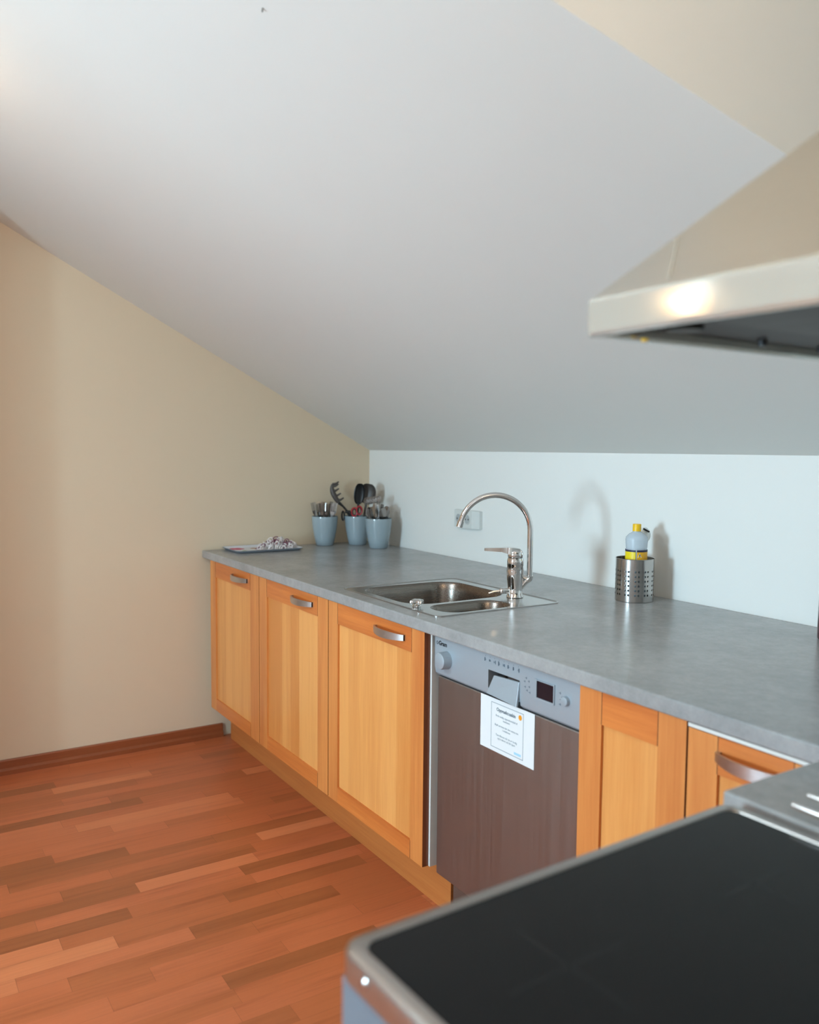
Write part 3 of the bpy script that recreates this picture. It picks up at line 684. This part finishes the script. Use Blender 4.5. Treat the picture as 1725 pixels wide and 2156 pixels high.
# two serving spoons
def big_spoon(base, tip, hw, hl, label, mat, face, dish=.014):
    t = thing('serving_spoon', base, label, 'spoon')
    base = Vector(base); tip = Vector(tip); d_ = (tip - base).normalized(); n_ = (face - d_ * face.dot(d_)).normalized(); s_ = d_.cross(n_)
    L = (tip - base).length
    MB().tube([base, base + d_ * (L - 2 * hl) * .7, tip - d_ * hl * 1.85], [.007, .0055, .006], 10).build('spoon_handle', mat, t, smooth=True)
    m_ = MB(); c_ = tip - d_ * hl; rg = []
    for k in range(1, 13):
        a = PI * k / 13; w_ = hw * math.sin(a) ** .75; ax = c_ - d_ * hl * math.cos(a)
        fr_ = []
        for j in range(9):
            b_ = PI * j / 8; fr_.append(ax + s_ * w_ * math.cos(b_) - n_ * dish * math.sin(a) * math.sin(b_))
        for j in range(8, -1, -1):
            b_ = PI * j / 8; fr_.append(ax + s_ * w_ * .9 * math.cos(b_) - n_ * (dish * math.sin(a) * math.sin(b_) - .0025))
        rg.append(fr_)
    m_.rings(rg); m_.build('spoon_bowl', mat, t, smooth=True, angle=60)
big_spoon(PBv + Vector((-.004, -.012, .012)), PBv + IR * .014 - IF * .030 + Vector((0, 0, .302)), .028, .052, 'large black serving spoon standing in the middle pot', M['black'], (Vector((.9, -.1, .2))))
big_spoon(PBv + Vector((.010, .010, .012)), PBv + IR * .056 - IF * .006 + Vector((0, 0, .300)), .042, .050, 'worn grey-black slotted ladle behind the black serving spoon', M['greyblack'], (Vector((.75, -.65, .25))), .020)
# scissors
t = thing('scissors', PBv + Vector((0, 0, .02)), 'scissors with black and red handles standing in the middle pot', 'scissors')
sc = PBv - IF * .030 + Vector((0, 0, .166))
for sg, mt in ((-1, 'red'), (1, 'red')):
    lp = [sc + IR * (sg * .012 + .013 * math.cos(a) - .002) + Vector((0, 0, .0)) + Vector((0, 0, .020 * math.sin(a) + .004 * sg)) for a in [2 * PI * k / 20 for k in range(21)]]
    MB().tube(lp, .0042, 8).build('grip', M[mt], t, smooth=True)
    lp2 = [sc + IR * (sg * .012 + .0085 * math.cos(a) - .002) + Vector((0, 0, .0145 * math.sin(a) + .004 * sg)) - IF * .001 for a in [2 * PI * k / 20 for k in range(21)]]
    MB().tube(lp2, .0028, 8).build('grip_lining', M['black'], t, smooth=True)
MB().tube([sc - Vector((0, 0, .016)), sc + IF * .01 - Vector((0, 0, .135))], [.006, .002], 6).build('blade', M['cutlery'], t)
t = thing('peeler', PBv + Vector((0, 0, .02)), 'dark bottle-opener shaped utensil hooked over the left rim of the middle pot', 'utensil')
q = PBv - IR * .060 - IF * .012 + Vector((0, 0, .150))
MB().tube([q + IR * .038 - Vector((0, 0, .02)), q + IR * .02 + Vector((0, 0, .012)), q + Vector((0, 0, .012))], [.006, .008, .008], 10).build('utensil_handle', M['black'], t, smooth=True)
lp = [q - IR * .010 + IR * .006 * math.cos(a) + Vector((0, 0, -.008 + .022 * math.sin(a))) for a in [2 * PI * k / 20 for k in range(21)]]
MB().tube(lp, .0042, 8).build('ring_end', M['black'], t, smooth=True)
t = thing('spatula', PBv + Vector((0, 0, .02)), 'dark green spatula edge just above the rim of the middle pot', 'spatula')
MB().box(PBv + Vector((-.022, -.0325, .06)), PBv + Vector((.018, -.0295, .150))).build('blade', M['teal'], t, bevel=.001)
# wire whisk-like masher in the right pot
t = thing('wire_whisk', (PC[0], PC[1], H + .02), 'chrome wire whisk with looped head behind the black spoons', 'whisk')
wb = Vector((PC[0] - .010, PC[1] + .012, H + .012)); wt_ = Vector((PC[0] - .030, PC[1] + .002, H + .215))
MB().tube([wb, wt_], .003, 8).build('whisk_handle', M['chrome'], t, smooth=True)
MB().tube([wb + Vector((.020, .01, 0)), wt_ + Vector((-.004, -.008, 0))], .0022, 8).build('wire_leg', M['chrome'], t, smooth=True)
wr = MB()
for k in range(11):
    u = k / 10; c_ = wt_ + IR * (-.050 + .066 * u) + Vector((0, 0, .004 + .012 * u)) - IF * .004 * (k % 2)
    lp = [c_ + IR * .0075 * math.cos(a) + Vector((0, 0, .016 * math.sin(a))) for a in [2 * PI * j / 12 for j in range(13)]]
    wr.tube(lp, .0019, 6)
wr.tube([wt_ - IR * .05, wt_ + IR * .016 + Vector((0, 0, .010))], .0024, 6)
wr.build('whisk_loops', M['cutlery'], t, smooth=True)

# ------------------------------------------------------------------ tray with lace by the left wall
TX0, TX1, TY0, TY1 = 0.008, 0.222, -0.792, -0.468
t = thing('serving_tray', ((TX0 + TX1) / 2, (TY0 + TY1) / 2, H), 'small pale tray with pink and green flower print at the left end of the worktop', 'tray')
cx, cy, hx, hy = (TX0 + TX1) / 2, (TY0 + TY1) / 2, (TX1 - TX0) / 2, (TY1 - TY0) / 2
b = MB(); b.rings([rrect(cx, cy, hx - .014, hy - .014, .016, H + .0006), rrect(cx, cy, hx - .002, hy - .002, .022, H + .010), rrect(cx, cy, hx, hy, .022, H + .0125), rrect(cx, cy, hx - .003, hy - .003, .022, H + .0125)], cap1=False)
b.build('tray_rim', M['tray_rim'], t, smooth=True)
b = MB(); b.rings([rrect(cx, cy, hx - .003, hy - .003, .022, H + .0123), rrect(cx, cy, hx - .012, hy - .012, .018, H + .005), rrect(cx, cy, hx - .016, hy - .016, .015, H + .0035)], cap0=False)
b.build('tray_surface', M['tray'], t, smooth=True)
def petals(c_, r_, n, mat, nm):
    q = MB()
    for k in range(n):
        a = 2 * PI * k / n; pc = (c_[0] + r_ * .55 * math.cos(a), c_[1] + r_ * .55 * math.sin(a))
        q.rings([[(pc[0] + r_ * .5 * math.cos(b_) , pc[1] + r_ * .42 * math.sin(b_), H + z_) for b_ in [2 * PI * j / 12 for j in range(12)]] for z_ in (.0036, .0042 + .0001 * k)])
    q.build(nm, mat, t)
petals((.060, -.735), .036, 5, M['pink'], 'pink_flower'); petals((.165, -.73), .026, 4, M['green'], 'green_leaf'); petals((.165, -.655), .022, 5, M['tan'], 'tan_flower'); petals((.075, -.655), .02, 4, M['tan'], 'tan_flower')
t = thing('lace_cord', (.12, -.56, H + .005), 'crumpled white lace cord with purple flecks heaped on the tray', 'lace')
random.seed(11)
for nm, cnt, mt, seed in (('white_loops', 66, 'lace', 1), ('purple_loops', 15, 'lace_p', 2)):
    q = MB()
    for k in range(cnt):
        u, v_ = random.uniform(-1, 1), random.uniform(-1, 1)
        while u * u + v_ * v_ > 1: u, v_ = random.uniform(-1, 1), random.uniform(-1, 1)
        c_ = Vector((.120 + u * .070, -.560 + v_ * .096, H + .010 + .042 * (1 - (u * u + v_ * v_)) * random.uniform(.3, 1)))
        ax = Vector((random.uniform(-1, 1), random.uniform(-1, 1), random.uniform(-.6, .6))).normalized(); bx_ = ax.orthogonal().normalized(); by_ = ax.cross(bx_)
        rr = random.uniform(.007, .014)
        rmin = c_.z - H - .006
        lp = [c_ + bx_ * rr * math.cos(a) + by_ * rr * .8 * math.sin(a) for a in [2 * PI * j / 10 for j in range(11)]]
        lp = [Vector((p.x, p.y, max(p.z, H + .0062))) for p in lp]
        q.tube(lp, .0022, 6)
    q.build(nm, M[mt], t, smooth=True, kind='stuff')

# ------------------------------------------------------------------ stove
GX0, GX1, GY0, GY1, GZ = 3.083, 3.674, -1.784, -1.179, 0.8795
t = stove = thing('electric_stove', ((GX0 + GX1) / 2, (GY0 + GY1) / 2, 0), 'freestanding stove with black glass hob and steel rim in the foreground', 'stove')
MB().box((GX0 + .004, GY0 + .003, 0.03), (GX1 - .002, GY1 - .006, GZ - .033)).build('body', M['enamel'], t, bevel=.002)
# top: hollow rim round the glass
cx, cy, hx, hy = (GX0 + GX1) / 2, (GY0 + GY1) / 2, (GX1 - GX0) / 2, (GY1 - GY0) / 2
rim = MB(); rim.rings([rrect(cx, cy, hx - .0, hy - .0, .022, GZ - .031), rrect(cx, cy, hx, hy, .022, GZ - .006), rrect(cx, cy, hx - .0015, hy - .0015, .021, GZ - .0015), rrect(cx, cy, hx - .004, hy - .004, .02, GZ),
    rrect(cx, cy, hx - .016, hy - .016, .018, GZ), rrect(cx, cy, hx - .0175, hy - .0175, .017, GZ - .002), rrect(cx, cy, hx - .0175, hy - .0175, .017, GZ - .0315)], cap0=False, cap1=True)
rim.build('rim', brushed('stove_rim_steel', (178, 172, 166), 0.3, 'x'), t, smooth=True, angle=50)
g = MB(); g.rings([rrect(cx, cy, hx - .0178, hy - .0178, .0165, GZ - .008), rrect(cx, cy, hx - .0178, hy - .0178, .0165, GZ - .0008)])
G = g.build('glass_hob', M['glass_black'], t)
gz = GZ - .0007
def strip(a, b_, w_=.0012):
    a = Vector(a); b_ = Vector(b_); d_ = (b_ - a).normalized(); s_ = Vector((-d_.y, d_.x, 0)) * w_
    mk.bm.faces.new([mk.bm.verts.new(p) for p in (a - s_, b_ - s_, b_ + s_, a + s_)])
for (x_, y_, s_) in ((3.235, -1.625, .075), (3.235, -1.345, .055), (3.535, -1.625, .055), (3.535, -1.345, .075)):
    mk = MB(); strip((x_ - s_, y_, gz), (x_ + s_, y_, gz)); strip((x_, y_ - s_, gz), (x_, y_ + s_, gz)); mk.build('zone_mark', M['mark'], G)
s_ = MB(); n = 16
s_.rings([[(3.135 + rr * math.cos(2 * PI * q / n), GY0 - d, GZ - .014 + rr * math.sin(2 * PI * q / n)) for q in range(n)] for rr, d in ((.006, 0), (.006, .001), (.003, .003))])
s_.build('screw', M['steel'], t, smooth=True)
od = MB(); od.box((GX0 - .004, GY0 + .012, .18), (GX0 + .003, GY1 - .012, .70)); OD = od.build('oven_door', M['glass_black'], t, bevel=.003)
MB().tube([(GX0 - .05, GY0 + .06, .66), (GX0 - .05, GY1 - .06, .66)], .008, 12).tube([(GX0 - .05, GY0 + .07, .66), (GX0 - .015, GY0 + .07, .66)], .006, 8).tube([(GX0 - .05, GY1 - .07, .66), (GX0 - .015, GY1 - .07, .66)], .006, 8).build('handle', M['steel'], OD, smooth=True)
MB().box((GX0 - .004, GY0 + .012, .705), (GX0 + .003, GY1 - .012, GZ - .036)).build('control_panel', M['steel'], t)
MB().box((GX0 - .003, GY0 + .012, .03), (GX0 + .003, GY1 - .012, .175)).build('drawer', M['enamel'], t)
for k in range(5):
    yy = GY0 + .09 + k * .105
    kb = MB(); kb.rings([[(GX0 - .004 - d, yy + rr * math.cos(2 * PI * q / 20), .77 + rr * math.sin(2 * PI * q / 20)) for q in range(20)] for rr, d in ((.02, 0), (.018, .018), (.014, .021))]); kb.build('knob', M['steel'], t, smooth=True)
for xx in (GX0 + .05, GX1 - .05):
    for yy in (GY0 + .05, GY1 - .05): MB().lathe((xx, yy, 0), [(.02, 0), (.02, .03)], 12).build('foot', M['dark'], t)

stove.rotation_euler.z = math.radians(1.8)

# ------------------------------------------------------------------ wire trivet on the worktop return
t = thing('wire_trivet', (3.29, -1.12, H), 'chrome wire rack lying on the short worktop behind the stove', 'rack')
z_ = H + .017; q = MB()
for k, (yy, xx) in enumerate(((-1.166, 3.156), (-1.120, 3.148), (-1.078, 3.150), (-1.036, 3.150), (-0.994, 3.150))):
    MB().tube([(xx, yy, z_), (3.45, yy, z_)], .0042 if k == 0 else .0034, 10).build('bar', M['chrome'], t, smooth=True)
for xx in (3.215, 3.43): MB().tube([(xx, -1.166, z_ - .006), (xx, -0.994, z_ - .006)], .003, 8).build('cross_bar', M['chrome'], t, smooth=True)
for xx in (3.215, 3.43):
    for yy in (-1.162, -0.998):
        MB().tube([(xx, yy, H), (xx, yy, z_ - .004)], .0036, 8).build('foot', M['chrome'], t, smooth=True)

# ------------------------------------------------------------------ dark red bottle at the right edge
t = thing('dark_bottle', (2.565, -0.110, H), 'dark red bottle on the worktop by the back wall, cut off by the right edge', 'bottle')
b = MB(); b.lathe((2.572, -0.118, H), [(.034, 0), (.037, .004), (.037, .05), (.0355, .12), (.030, .15), (.014, .18), (.013, .21)], 32); b.build('bottle_body', M['wine'], t, smooth=True)
b = MB(); b.lathe((2.572, -0.118, H), [(.0145, .21), (.0145, .235), (.013, .237)], 24); b.build('cap', M['black'], t, smooth=True)

# ------------------------------------------------------------------ cooker hood
OX, OY0, OY1, OZ, OH = 3.055, -1.450, -0.550, 1.4843, 0.0425
t = thing('cooker_hood', (3.4, -1.0, OZ), 'stainless steel pyramid cooker hood hanging over the stove at upper right', 'cooker hood')
f = MB(); XR = 3.698; zt_ = OZ + OH
# rim walls
w_ = .012
for a, b_ in (((OX, OY0), (XR, OY0 + w_)), ((OX, OY1 - w_), (XR, OY1)), ((OX, OY0 + w_), (OX + w_, OY1 - w_)), ((XR - w_, OY0 + w_), (XR, OY1 - w_))):
    f.box((a[0], a[1], OZ), (b_[0], b_[1], zt_))
f.build('rim', M['hoodrim'], t, bevel=.004)
c_ = MB(); e_ = .004
base = [(OX + e_, OY0 + e_, zt_), (XR, OY0 + e_, zt_), (XR, OY1 - e_, zt_), (OX + e_, OY1 - e_, zt_)]
lip = [(OX + .020, OY0 + .018, zt_ + .016), (XR, OY0 + .018, zt_ + .016), (XR, OY1 - .018, zt_ + .016), (OX + .020, OY1 - .018, zt_ + .016)]
fz = 1.86
top = [(3.43, -1.150, fz), (XR, -1.150, fz), (XR, -0.850, fz), (3.43, -0.850, fz)]
c_.rings([base, lip, top], cap0=False, cap1=False)
c_.build('canopy', M['hood'], t)
MB().tube([(3.166, -1.4405, 1.5337), (3.1345, -1.3925, 1.5880)], .0014, 6).build('seam', M['hoodrim'], t)
MB().box((3.432, -1.148, fz - .004), (XR, -0.852, 2.498)).build('chimney', M['hood'], t)
u = MB(); u.box((OX + w_, OY0 + w_, OZ + .012), (XR - w_, OY1 - w_, OZ + .016)); U = u.build('underside', M['under'], t)
fl = MB()
for k in range(2):
    y0_ = OY0 + .06 + k * .40; MB().box((OX + .12, y0_, OZ + .008), (XR - .06, y0_ + .38, OZ + .012)).build('grease_filter', M['filt'], U)
for yy in (-1.36, -0.64):
    MB().lathe((OX + .065, yy, OZ + .006), [(.022, 0), (.022, .006), (.02, .0065)], 20).build('hood_light', M['filt'], U, smooth=True)
MB().lathe((3.075, -1.375, OZ - .0025), [(.004, 0), (.005, .0035)], 12).build('indicator', M['yellow'], U, smooth=True)
for yy in (-1.18, -1.05): MB().lathe((OX + .04, yy, OZ + .004), [(.006, 0), (.006, .008)], 12).build('switch', M['black'], U)

# ------------------------------------------------------------------ small screw in the slope and ceiling lamps
nx, ny_ = 2.282, -1.527
o = MB().tube([(nx, ny_, sl(ny_)), (nx, ny_ - .001, sl(ny_) - .007)], .0014, 8).build('ceiling_hook', M['hook'], None)
props(o, 'tiny grey hook screwed into the sloped ceiling near the top edge', 'hook')
def ceiling_lamp(x, y, z, label, power):
    t = thing('ceiling_spotlight', (x, y, z), label, 'lamp', 'warm ceiling spotlights out of view')
    MB().lathe((x, y, z - .05), [(.025, 0), (.03, .012), (.03, .045), (.012, .05)], 20).build('lamp_shade', M['steel'], t, smooth=True)
    d = bpy.data.lights.new('spotlight_bulb', 'POINT'); d.energy = power; d.color = LAMP_COL; d.shadow_soft_size = .03
    o = bpy.data.objects.new('spotlight_bulb', d); link(o, t); o.location = (0, 0, -.10)
ceiling_lamp(1.25, -2.15, sl(-2.15) - .0, 'small warm ceiling spotlight on the slope left of the view', 4)
ceiling_lamp(3.45, -2.0, sl(-2.0), 'small warm ceiling spotlight above the viewer', 11)

t = thing('pendant_lamp', (1.47, -3.5, 1.86), 'warm pendant lamp hanging in the dining end of the room, out of view', 'lamp')
MB().lathe((1.47, -3.5, 1.95), [(.11, 0), (.06, .10), (.015, .13)], 24, False, True).build('lamp_shade', M['white'], t, smooth=True)
MB().tube([(1.47, -3.5, 2.08), (1.47, -3.5, sl(-3.5))], .003, 6).build('cord', M['white'], t)
MB().sphere((1.47, -3.5, 1.94), .016).build('bulb', emis('warm_bulb', (255, 200, 140), 220), t, smooth=True)
